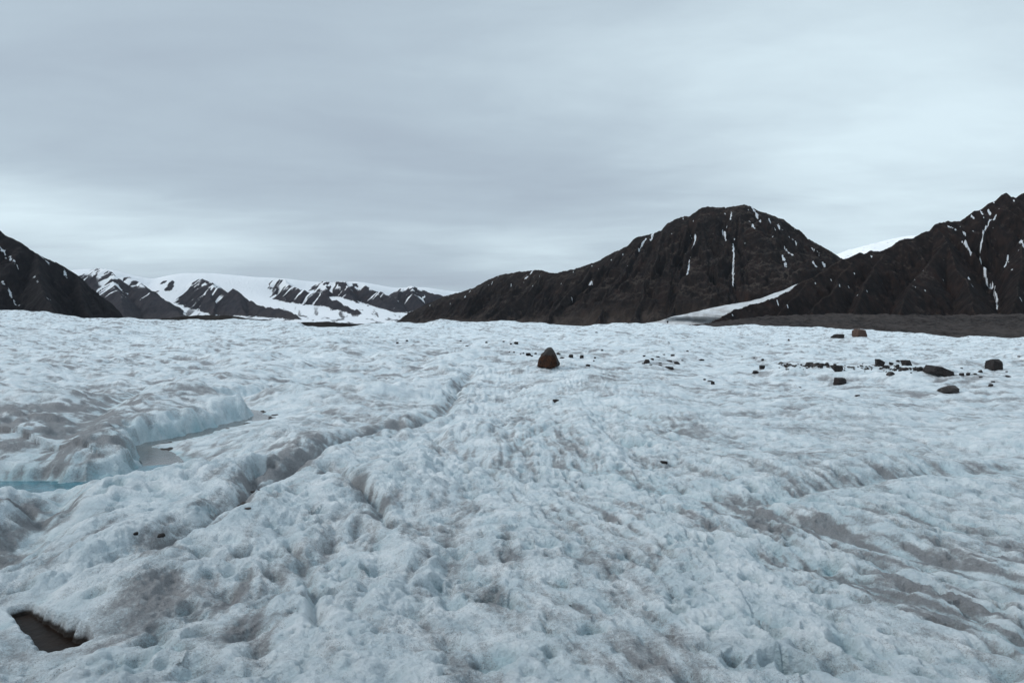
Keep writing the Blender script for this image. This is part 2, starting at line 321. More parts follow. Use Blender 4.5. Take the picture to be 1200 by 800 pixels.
def step_r(r): return min(0.006*r, 0.6*r*r/(CH*F))
def ice(x, y, lod=None):
    """height of the ice, amount of dirt and of blue ice, at world x, y"""
    r = np.hypot(x, y); x = x*1.0; y = y*1.0
    if lod is None: lod = np.minimum(0.006*r, 0.6*r*r/(CH*F))
    azp = 600+F*np.tan(np.clip(np.arctan2(x, np.abs(y)+1e-6), -1.13, 1.13))
    cz = CH+(HY-np.interp(azp, CRx, CRy))/F*MARG
    czs = CH+(HY-np.interp(azp, CRx[:7]+[150, 250, 340, 480, 600, 760, 880, 1020, 1140, 1200, 1500, 2400], CRy[:7]+[375, 377, 379, 379.5, 380, 381.5, 382.5, 388, 393, 394, 396, 390]))/F*MARG
    cz = czs+(cz-czs)*sst(r, 95, MARG)
    k = sst(r, 30, MARG); kk = np.clip(r/MARG, 0, 1)**1.2
    z = cz*(.5*k+.5*kk)
    # the tongue ends and falls to the valley floor
    z = z - 34*sst(r, MARG+4, MARG+190)
    def fade(lam): return np.clip((lam/(lod+1e-6)-1.0)/1.6, 0, 1)
    near = sst(r, 3.0, 9)
    wx = x+.5*fbm(x*.35, y*.35, 5, 3); wy = y+.5*fbm(x*.35+9, y*.35, 6, 3)
    # grain of the ice: rills run away from the viewer on the left, to the lower right on the right
    kx = .95*sst(x, -3.0, 5.5); yc = 9*np.tanh(np.maximum(y-4.5, 0)/9)
    psi = wx+kx*yc; eta = wy-kx*wx; iso = sst(r, 11, 26)
    def aniso(lam, ratio, seed):
        a_ = np.abs(perlin(psi/lam+seed, eta/(lam*ratio), seed)); b_ = np.abs(perlin(wx/(lam*1.9), wy/(lam*1.1)+seed, seed+1))
        return a_*(1-iso)+b_*iso
    b1 = aniso(2.3, 3.0, 11); b2 = aniso(.95, 2.0, 12)
    hum = fbm(x/7, y/9, 21, 3)*.42*np.clip(.35+r/26, .0, 1.5) + fbm(x/22, y/30, 22, 3)*1.1*sst(r, 15, 60)
    midf = np.clip(.55+r/28, 0, 1.9)
    left = sst(-x, -1.0, 1.5)*(1-sst(r, 25, 60))
    amp = midf*(.75+.6*left)
    det = (b1-.28)*.24*amp*fade(2.6) + (b2-.28)*.12*amp*fade(1.05)
    def part(lam, xx, yy, seed, dflt=.28, ab=True):
        f = fade(lam); f = f*np.ones(x.shape); m_ = f > .001; o = np.full(x.shape, dflt, np.float32)
        if m_.any():
            v_ = perlin(xx[m_], yy[m_], seed); o[m_] = np.abs(v_) if ab else v_
        return o
    b3 = part(.46, psi/.46, eta/.62, 31); b4 = part(.21, wx/.21+3, wy/.22, 32); b5 = part(.095, x/.095, y/.1, 33); b6 = part(.045, x/.045, y/.045, 34, 0., False)
    def streak(lam, ratio, seed):
        a_ = fbm(psi/lam+seed, eta/(lam*ratio), seed, 3, .6); b_ = fbm(wx/(lam*2.6), wy/(lam*1.1)+seed, seed+1, 3, .6)
        return a_*(1-iso)+b_*iso
    s1 = streak(.8, 5.0, 14); s2 = streak(.26, 5.5, 15)
    m3 = .55+.75*sst(fbm(x/1.7, y/2.1, 41, 2), -.25, .3)
    det = det*(1-.42*(1-sst(r, 7, 20))*(1-left))
    calm = 1-.72*(1-sst(r, 9, 24))*(1-.65*left)
    det = det + ((b3-.28)*.070*m3*fade(.46)*(1+.8*left) + (b4-.28)*.046*m3*fade(.21)*(1+.4*left))*calm + (b5-.28)*.022*fade(.095)*m3*(.6+.4*calm) + (s1*.026+s2*.008)*np.clip(.5+r/20, 0, 1.4) + b6*.006*fade(.045)
    z = z+hum*1.0+det
    cupz = np.zeros(x.shape); cupd = np.zeros(x.shape)
    m = r < 24
    if m.any():
        f1 = fade(.34)*np.ones(x.shape); cw = (1-.75*left)*(.35+.65*(1-sst(r, 9, 22)))
        xx = psi[m]+.05*perlin(x[m]/.15, y[m]/.15, 44); yy = eta[m]+.05*perlin(x[m]/.15+5, y[m]/.15, 45)
        c1, k1 = worley(xx/.33, yy/.40, 46); c2, k2 = worley(xx/.155+4, yy/.17, 47)
        e1 = np.exp(-(c1/(.26+.16*k1))**2.6); e2 = np.exp(-(c2/(.26+.16*k2))**2.6)
        cupz[m] = -(e1*(.014+.080*k1*k1)*f1[m] + e2*(.006+.034*k2*k2)*fade(.16)[m])*cw[m]
        cupd[m] = (np.exp(-(c1/.33)**2)*k1*.22)*cw[m]
    z = z+cupz; blue = -cupz*4
    low = -(b1-.28)*1.1-(b2-.28)*.8  # hollows collect dirt, which also deepens their shade through colour
    near_s = 1-.5*(1-sst(r, 8, 20))*(1-.6*left)
    dirt = cupd+.25+.60*fbm(wx/3.2, wy/4.4, 51, 4)+.50*low + .55*(.22-b3) + .5*(.22-b4) + .13*sst(r, 12, 50) - (.85*s1 + .85*s2)*(1+.7*sst(r, 12, 40))
    blue = blue+np.zeros(x.shape); silt_shade = np.zeros(x.shape)
    # cryoconite holes
    w1, q1 = worley(x/.34, y/.34, 61); pm = sst(fbm(x/1.6, y/1.8, 62, 2), -.22, .12)
    rad = .12+.24*q1; pit = np.exp(-(w1/rad)**2.6)*pm*fade(.20)
    z = z-pit*(.035+.075*q1); dirt = dirt+pit*.10; blue = blue+pit*.26
    w2, q2 = worley(x/.13+7, y/.13, 63); pm2 = sst(fbm(x/.9+5, y/1.1, 64, 2), -.05, .3)
    pit2 = np.exp(-(w2/(.2+.18*q2))**2.4)*pm2*fade(.09); z = z-pit2*.030; blue = blue+pit2*.12
    for px, py, rx, ry, h, dd in MOUNDS:
        cx, cy = P(px, py, 0); e = np.exp(-(((x-cx)/rx)**2+((y-cy)/ry)**2)*1.2); z = z+h*e; dirt = dirt+dd*e*.4
    for px, py, rx, ry, dd in DIRTB:
        cx, cy = P(px, py, 0); e = np.exp(-((((x-cx)+.35*rx*fbm(x/rx, y/rx, 71, 3))/rx)**2+((y-cy)/ry)**2)**1.2); dirt = dirt+dd*e*np.clip(.62-1.6*s1-1.5*s2+.9*fbm(x/.35, y/.35, 73, 3), .0, 1.25)*.75
    for ln, hw, dp, dd in RILLS:
        lo = ln.min(0)-hw*6; hi = ln.max(0)+hw*6
        m = (x > lo[0]) & (x < hi[0]) & (y > lo[1]) & (y < hi[1])
        if not m.any(): continue
        d0, arc, _, sd_ = polydist(wx[m]*.45+x[m]*.55+.12*perlin(x[m]/.7, y[m]/.7, 84), wy[m]*.45+y[m]*.55, ln)
        d0 = d0*(1+.35*perlin(arc/.5, sd_*2+.5, 81)); L_ = arc.max()
        end = sst(arc, 0, L_*.12)*sst(L_-arc, 0, L_*.12)
        dpk = (.25+.75*sst(arc, 4, 18)) if L_ > 25 else 1.0; end = end*dpk; cut = np.exp(-(d0/hw)**1.5)*end; lip = np.exp(-((d0-2.2*hw)/(hw*1.1))**2)*end
        z[m] = z[m]*(1-.55*cut)-dp*cut+.16*dp*lip
        wide = np.exp(-(d0/(hw*(2.4 if dd > .5 else 1.5)))**2)*end
        dirt[m] = dirt[m]+dd*wide*np.clip(.52-1.1*s2[m]-.8*s1[m]+.6*fbm(x[m]/.3, y[m]/.3, 85, 3), .05, 1)*1.05-.2*lip; silt_shade[m] = np.maximum(silt_shade[m], .0*(dd > .8)*cut*sst(perlin(arc/.45, arc*0+.5, 83), .15, .45)*(d0 < hw*.7))
        blue[m] = blue[m]+.18*cut
    # meltwater stream channel: steep northern bank, gentler southern one
    m = (r < 34) & (x < 2) & (y > 4)
    if m.any():
        d0, arc, (zf,), sd_ = polydist(x[m], y[m], STREAM[:, :2], STREAM[:, 2:3])
        dn = d0+.17*perlin(x[m]/.5, y[m]/.5, 91)+.09*perlin(x[m]/.19, y[m]/.19, 92)
        up = STREAM[-1]; far_ = np.exp(-((np.hypot(x[m]-up[0], y[m]-up[1]))/13.0)**4)
        hw = np.interp(arc, [0, 3.5, 5.5, 8, 12, 25], [.34, .36, .46, .26, .22, .14])*(1+.25*perlin(arc/.9, arc*0+.5, 93))
        N_ = sd_ > 0
        bw = np.interp(arc, [0, 4.5, 7.2], [1.5, 1.0, .48]); tn = .5*sst(dn, hw, hw+bw)+.5*sst(dn, hw, hw+bw*.35); ts = sst(dn, hw, hw+2.3)
        zz = z[m]; bluff = np.exp(-((dn-hw-.5)/.6)**2)
        zn = zf+(np.maximum(zz*.85+.15*zf-.04+np.interp(arc, [0, 4.5, 7.2, 12, 16], [.10, .14, .24, .20, .08]), zf+.05)-zf)*tn; zs = zf+.03*sst(dn, hw, hw+.12)+(zz-zf)*ts
        zc = np.where(N_, zn, zs); wch = 1-far_
        z[m] = zc*wch+zz*(1-wch) - (1-sst(dn, hw-.1, hw))*.05*wch
        near_ = np.exp(-np.maximum(dn-hw, 0)/np.where(N_, .28, .12))*wch
        wet = (1-sst(dn, hw-.02, hw+.12))*wch
        blue[m] = blue[m]+np.interp(arc, [0, 11, 15], [.85, .7, .25])*near_*(.45+.9*np.clip(fbm(x[m]/.5, y[m]/.5, 94, 3)+.3, 0, 1))
        dirt[m] = dirt[m]*(1-.75*near_)-.15*near_
        silt_shade[m] = np.maximum(silt_shade[m], (~N_)*np.exp(-((dn-hw-.06)/.13)**2)*wch*sst(perlin(arc/.8, arc*0+2.5, 95)+.25*perlin(x[m]/.12, y[m]/.12, 98), .0, .3)*1.1)
    for px, py, rr, dp in PITS:
        rr = rr*1.25
        cx, cy = P(px, py, -dp*.3)
        m = (np.abs(x-cx) < rr*4) & (np.abs(y-cy) < rr*4)
        if not m.any(): continue
        q = np.hypot(x[m]-cx, y[m]-cy)*(1+.25*perlin(x[m]/(rr*1.5), y[m]/(rr*1.5), 96))
        dp = dp*1.9; e = np.exp(-(q/rr)**2.6); lip = np.exp(-((q-1.35*rr)/(.4*rr))**2)
        z[m] = z[m]-dp*e+.12*dp*lip; dirt[m] = dirt[m]+.25*e; blue[m] = blue[m]+.45*e
    # open melt hole at the lower left
    m = (np.abs(x-HOLE[:, 0].mean()) < 2) & (np.abs(y-HOLE[:, 1].mean()) < 2)
    if m.any():
        d0, arc, _, _ = polydist(x[m], y[m], HOLE); L_ = arc.max()
        hw = np.interp(arc/L_, [0, .3, .6, 1], [.035, .06, .095, .12])*(1+.3*perlin(x[m]/.09, y[m]/.09, 97))
        t = sst(d0, hw, hw+.085); zz = z[m]
        soft = np.exp(-(d0/.42)**2)
        zz = zz*(1-soft)+soft*(-.06+.22*zz)
        z[m] = zz*t+(1-t)*(-.19); silt_shade[m] = np.maximum(silt_shade[m], 1.3*(1-sst(d0, hw-.01, hw+.085)))  # wall colour: wet sediment plus painted shade of the undercut ice
        dirt[m] = dirt[m]*t*(1-.6*soft)+(1-t)*1.6; blue[m] = blue[m]*t
    return z, np.clip(dirt, -.3, 1.4), np.clip(blue, 0, 1), np.clip(silt_shade, 0, 1.3)

def build_ice():
    rs = [0.004, 0.35, .8, 1.4, 2.0, 2.6, 3.2]; r = 3.7
    while r < 150: rs.append(r); r += step_r(r)
    while r < MARG+60: rs.append(r); r += .5
    while r < 430: rs.append(r); r += 8
    rs = np.array(rs)
    az = np.concatenate([np.linspace(-180, -46, 90, endpoint=False), np.linspace(-46, -42, 30, endpoint=False), np.linspace(-42, 42, 1400, endpoint=False), np.linspace(42, 46, 30, endpoint=False), np.linspace(46, 180, 90, endpoint=False)])
    R, A = np.meshgrid(rs, np.radians(az), indexing='ij')
    X = R*np.sin(A); Y = R*np.cos(A)
    lod = np.where(R < 3.6, .3, np.where(R < 150, np.minimum(0.006*R, 0.6*R*R/(CH*F)), np.where(R < MARG+60, .5, 8)))
    lod = np.where(np.abs(A) > math.radians(43), np.maximum(lod, R*.03), lod)
    z, dirt, blue, silt_shade = ice(X, Y, lod)
    o = grid_mesh('glacier_ice', X, Y, z, {'dirt': dirt, 'blue': blue, 'silt_shade': silt_shade}, mat_ice(), closed=True)
    structure(o, 'rough white glacier ice with grey dirt bands and pitted hollows')
    return o
build_ice()

def cast(px, py, f=ice, lo=3.5, hi=240):
    """where the direction (px, py) first meets the ice"""
    d = np.geomspace(lo, hi, 2600); x = (px-600)/F*d; zr = CH+(HY-py)/F*d
    z = f(x, d)[0]; k = np.argmax(z > zr)
    if not (z > zr).any(): k = int(np.argmin(np.abs(zr-z)))
    return float(x[k]), float(d[k]), float(z[k])

# ------------------------------------------------------------------ meltwater
def mat_water(name, c, rough=.08, spec=.5):
    t = NT(name); p = t.pos()
    n = t.noise(p, 5, 4, .6)
    col = t.mix(t.rng(n, .35, .65), c, tuple(k*.6 for k in c))
    return t.done(col, rough, t.bump(t.noise(p, 14, 3, .5), .25, .02), spec)
def ribbon(name, line, hw, z, mat, label):
    n = len(line); T = np.gradient(line[:, :2], axis=0); T /= np.linalg.norm(T, axis=1)[:, None]
    Nn = np.stack([-T[:, 1], T[:, 0]], 1); cols = np.linspace(-1, 1, 7)
    X = line[:, 0][:, None]+Nn[:, 0][:, None]*cols*hw[:, None]; Y = line[:, 1][:, None]+Nn[:, 1][:, None]*cols*hw[:, None]
    return structure(grid_mesh(name, X, Y, np.repeat(z[:, None], 7, 1), None, mat), label)
i1 = int(len(STREAM)*.30)
ribbon('stream_water', STREAM[:i1+1], np.full(i1+1, .42), STREAM[:i1+1, 2]+.045, mat_water('teal_water', (0.05, 0.18, 0.23)), 'teal meltwater lying in a channel cut into the ice at the left')
i2 = int(len(STREAM)*.80)
ribbon('stream_water', STREAM[i1:i2], np.full(i2-i1, .36), STREAM[i1:i2, 2]+.012, mat_water('silty_water', (0.17, 0.16, 0.15)), 'shallow grey silty stream winding below a blue ice bank')
hl = HOLE; nh = len(hl)
ribbon('hole_water', np.vstack([hl, hl[-1:]+(hl[-1:]-hl[-2:-1])*1.2]), np.linspace(.14, .22, nh+1), np.full(nh+1, -.135), mat_water('dark_water', (0.014, 0.008, 0.005), .35, .05), 'dark brown water deep in the open melt hole at lower left')  # brown water, darkened further to stand for undercut shade and the bank's reflection

# ------------------------------------------------------------------ mountains
def mountain(name, label, ridges, ext, res, mat, floor=-32, slope=.72, warp=40, rib=(70, 34), couloirs=(), snowline=None, extra=None, seed=0, toe=1.0):
    x0, x1, y0, y1 = ext; nx, ny = res
    X, Y = np.meshgrid(np.linspace(x0, x1, nx), np.linspace(y0, y1, ny))
    def height(x, y, full=False):
        wx = x+warp*fbm(x/(warp*7), y/(warp*7), seed+1, 3); wy = y+warp*fbm(x/(warp*7)+5, y/(warp*7), seed+2, 3)
        H = np.full(x.shape, -1e9); S = np.zeros(x.shape); D = np.zeros(x.shape); Q = np.zeros(x.shape)
        for k, (pts, main) in enumerate(ridges):
            w = [W(*p) for p in pts]
            xx, yy = (x, y) if main else (wx, wy)
            d_, s_, (zz,), _ = polydist(xx, yy, w, [(p[2],) for p in w])
            sl = slope if main else slope*1.12
            h = zz-sl*d_*(1.12-.24*sst(d_, 0, 500))
            if not main: h = h-6
            m = h > H; H = np.where(m, h, H); S = np.where(m, s_+k*977, S); D = np.where(m, d_, D); Q = np.where(m, zz, Q)
        rl, ra = rib
        env = sst(D, 0, rl*1.5)
        g = ridged(S/rl+.6*fbm(x/rl/2, y/rl/2, seed+3, 2), D/(rl*5), seed+4, 4, .55)
        H = H+(g-.62)*ra*2.6*env*sst(H-floor, 0, 120)
        H = H+fbm(x/90, y/90, seed+6, 5, .55)*ra*1.0*env+fbm(x/30, y/30, seed+7, 5, .65)*ra*.42*(.55+.45*env)
        # scree apron: heights near the floor are eased into a concave toe
        q = H-floor; soft = 40*toe
        Qf = np.maximum(Q-floor, 60); Hs = floor+np.where(q > 0, q*q/(q+soft)*(Qf+soft)/Qf, 0)-8*(q <= 0)
        Hs = np.maximum(Hs, floor-8+fbm(x/60, y/60, seed+8, 3)*4)
        if full: return Hs, g, D, S, Q, wx, wy
        return Hs
    H, g, D, S, Q, wx, wy = height(X, Y, True)
    frac = np.clip((H-floor)/(Q-floor+1), 0, 1)
    gx = np.gradient(H, (x1-x0)/(nx-1), axis=1); gy = np.gradient(H, (y1-y0)/(ny-1), axis=0); steep = np.hypot(gx, gy)
    talus = sst(.62-g, -.15, .12)*sst(frac, .05, .2)*(1-sst(steep, .75, 1.05)); talus = np.clip(talus+1.0*(1-sst(frac, .06, .22))+.9*sst(fbm(wx/160, wy/160, seed+9, 3), .05, .3)*(1-sst(steep, .7, 1.1)), 0, 1)
    snow = np.zeros(X.shape)
    for pts, hw in couloirs:
        w = []
        for px, py in pts:
            d = np.linspace(y0, y1, 900); xx = (px-600)/F*d; zr = CH+(HY-py)/F*d
            hh = height(xx, d); dz_ = zr-hh; k = int(np.argmax(dz_ < 0)) if (dz_ < 0).any() else int(np.argmin(dz_)); w.append((xx[k], d[k]))
        dd, arc, _, _ = polydist(X, Y, w)
        dd = dd+hw*1.8*fbm(X/14, Y/14, seed+13, 4, .6)
        snow = np.maximum(snow, 1-sst(dd, hw*.2, hw*.95))
    if snowline: snow = np.maximum(snow, snowline(X, Y, H, g, steep, frac, D, fbm))
    if extra: H, snow, talus = extra(X, Y, H, snow, talus, g)
    structure(grid_mesh(name, X, Y, H, {'snow': snow, 'talus': talus}, mat), label)
    return height

rock_near = mat_rock('dark_mountain_rock', (.006, .005, .005), (.024, .016, .0135), (.056, .043, .036), bump=9)
rock_left = mat_rock('blue_black_mountain_rock', (.007, .007, .009), (.019, .017, .018), (.030, .026, .026), bump=8, edge=(.5, .75))
rock_right = mat_rock('brown_mountain_rock', (.006, .0045, .0045), (.023, .0145, .012), (.056, .041, .034), bump=8)
rock_far = mat_rock('far_mountain_rock', (.016, .015, .021), (.040, .035, .038), (.044, .037, .038), snow=(.84, .87, .90), scale=.5, bump=30, edge=(.30, .66))

def flecks(sc, thr, lo, seed):
    def f(X, Y, H, g, steep, frac, D, fb):
        n = fb(X/sc, Y/(sc*3), seed, 3)
        return sst(n+.25*(.6-g), thr, thr+.08)*sst(frac, lo, lo+.2)
    return f

# left mountain
mountain('mountain_left', 'dark steep mountain with thin snow streaks at the far left',
    [([(-620, 120, 2500), (-300, 190, 2450), (-120, 232, 2450), (-40, 262, 2450), (0, 270, 2450), (6, 276, 2450), (15, 279, 2450), (26, 285, 2450), (40, 295, 2460), (52, 301, 2470), (62, 306, 2480), (75, 312, 2500), (88, 320, 2510), (97, 326, 2520), (106, 337, 2540), (118, 346, 2560), (130, 355, 2590), (142, 366, 2620), (152, 376, 2650)], True),
     ([(-300, 190, 2450), (-260, 260, 2150), (-220, 330, 1900)], False), ([(-40, 262, 2450), (-45, 300, 2300), (-30, 340, 2120), (-20, 376, 1980)], False),
     ([(40, 295, 2460), (45, 325, 2330), (62, 355, 2200), (70, 378, 2120)], False), ([(88, 320, 2510), (95, 345, 2420), (108, 368, 2350)], False)],
    (-4300, -1000, 1600, 3400), (720, 420), rock_left, slope=.78, warp=26, rib=(48, 20), seed=100,
    couloirs=[([(2, 292), (12, 302), (20, 311)], 4), ([(47, 299), (57, 310)], 4), ([(75, 315), (78, 325)], 4), ([(40, 324), (45, 331)], 3), ([(0, 330), (12, 345), (22, 358)], 4), ([(55, 349), (62, 353)], 3), ([(0, 290), (5, 296)], 4)],
    snowline=flecks(9, .66, .3, 7))

# big central mountain
bx = [(440, 386, 5000), (465, 375, 4800), (480, 366, 4700), (500, 356, 4600), (520, 347, 4500), (540, 342, 4350), (555, 337, 4250), (575, 326, 4100), (590, 321, 4000), (610, 318, 3900), (635, 316, 3800), (643, 319, 3770), (650, 320, 3750), (665, 317, 3700), (680, 313, 3650),
      (700, 306, 3580), (712, 299, 3540), (725, 293, 3500), (735, 288, 3460), (745, 278, 3430), (760, 275, 3400), (775, 270, 3360), (782, 262, 3340), (790, 257, 3330), (800, 254, 3320), (815, 252, 3300), (822, 243, 3290), (835, 242, 3280), (850, 243, 3270), (862, 241, 3260), (872, 239, 3250), (880, 242, 3260), (886, 246, 3280), (900, 250, 3320), (918, 257, 3360), (930, 267, 3400), (942, 277, 3450), (955, 284, 3500), (968, 291, 3560), (985, 302, 3640), (1010, 318, 3780), (1040, 335, 3950)]
H_CENTER = mountain('mountain_center', 'broad dark mountain with a flat topped summit and narrow snow gullies',
    [(bx, True),
     ([(822, 243, 3290), (826, 262, 3180), (815, 285, 3040), (800, 320, 2860), (790, 355, 2650), (788, 378, 2500)], False),
     ([(880, 242, 3260), (884, 262, 3160), (880, 280, 3060), (890, 310, 2900), (880, 345, 2700), (862, 372, 2550)], False),
     ([(826, 262, 3180), (850, 270, 3100), (846, 300, 2950), (838, 340, 2720), (830, 372, 2560)], False),
     ([(745, 278, 3430), (738, 305, 3250), (720, 335, 3030), (705, 360, 2850), (700, 380, 2720)], False),
     ([(782, 262, 3340), (772, 295, 3150), (755, 330, 2930), (745, 365, 2720)], False),
     ([(700, 306, 3580), (680, 330, 3400), (655, 352, 3220), (640, 378, 3030)], False),
     ([(635, 316, 3800), (615, 342, 3620), (585, 362, 3480), (575, 380, 3350)], False),
     ([(575, 326, 4100), (555, 348, 3950), (535, 366, 3820), (525, 380, 3700)], False),
     ([(930, 267, 3400), (925, 290, 3280), (940, 318, 3120), (935, 340, 3000)], False)],
    (-1300, 2000, 2200, 5400), (1150, 760), rock_near, slope=.74, warp=38, rib=(85, 30), seed=200, toe=1.3,
    couloirs=[([(815, 278), (811, 290), (808, 305), (805, 322)], 4), ([(859, 287), (860, 300), (859, 315), (859, 333)], 4.4), ([(882, 244), (887, 252), (890, 260)], 7), ([(917, 299), (919, 307), (922, 314)], 6), ([(920, 291), (930, 298)], 5), ([(924, 277), (933, 286)], 4), ([(951, 291), (960, 299)], 4), ([(757, 280), (752, 288), (748, 295)], 5), ([(765, 275), (763, 282)], 7), ([(901, 256), (903, 262)], 5), ([(847, 272), (851, 282)], 4), ([(857, 249), (856, 258)], 4), ([(912, 264), (917, 270)], 5), ([(953, 307), (956, 311)], 6), ([(964, 310), (968, 313)], 6), ([(624, 318), (616, 326)], 5), ([(551, 341), (545, 348)], 5), ([(692, 331), (694, 332)], 8), ([(882, 264), (884, 268)], 5)],
    snowline=flecks(12, .50, .5, 17))

# right mountain
rx_ = [(780, 396, 1900), (805, 387, 1950), (825, 378, 1990), (848, 368, 2040), (862, 362, 2080), (880, 357, 2110), (905, 349.5, 2140), (925, 340, 2170), (935, 332, 2190), (945, 328, 2200), (965, 318, 2230), (975, 310, 2250), (990, 303, 2270), (1000, 300, 2290), (1008, 295, 2300), (1013, 297, 2305), (1020, 293, 2310), (1025, 295, 2315), (1031, 294, 2320), (1040, 291, 2330), (1050, 284, 2340), (1060, 280, 2350), (1070, 279, 2360), (1080, 273, 2370), (1090, 270, 2380), (1096, 262, 2390), (1110, 259, 2395), (1125, 259, 2400), (1132, 254, 2400), (1140, 248, 2400), (1150, 245, 2400), (1158, 238, 2400), (1166, 235, 2400), (1173, 229, 2400), (1179, 225, 2400), (1184, 230, 2405), (1190, 232, 2410), (1196, 228, 2410), (1204, 225, 2420), (1250, 222, 2450), (1330, 250, 2550), (1480, 290, 2700), (1700, 340, 2900)]
mountain('mountain_right', 'jagged dark brown mountain with a forked snow gully at the right edge',
    [(rx_, True),
     ([(1096, 262, 2390), (1106, 280, 2300), (1128, 320, 2130), (1150, 375, 1900)], False),
     ([(1106, 280, 2300), (1085, 315, 2160), (1060, 350, 2010), (1050, 376, 1900)], False),
     ([(1050, 284, 2340), (1022, 312, 2220), (1005, 345, 2070), (1000, 376, 1950)], False),
     ([(1008, 295, 2300), (975, 330, 2170), (955, 355, 2060), (950, 376, 1980)], False),
     ([(1179, 225, 2400), (1200, 262, 2280), (1195, 305, 2120), (1188, 345, 1980), (1185, 376, 1880)], False),
     ([(1250, 222, 2450), (1262, 290, 2200), (1270, 376, 1900)], False), ([(945, 328, 2200), (925, 350, 2110), (912, 370, 2020)], False)],
    (350, 3300, 1500, 3300), (1050, 560), rock_right, slope=.80, warp=30, rib=(60, 24), seed=300,
    couloirs=[([(1171, 245), (1160, 258), (1154, 270), (1150, 285), (1148, 300), (1150, 308)], 2.4), ([(1127, 284), (1138, 296), (1149, 306), (1155, 318), (1163, 335), (1168, 350), (1169, 362)], 3.4), ([(1181, 301), (1177, 313)], 3.5), ([(1196, 283), (1200, 290)], 6), ([(1158, 247), (1160, 252)], 4), ([(1149, 248), (1153, 256)], 3), ([(1111, 266), (1120, 269)], 3), ([(1138, 252), (1141, 256)], 4)],
    snowline=flecks(11, .47, .6, 27))

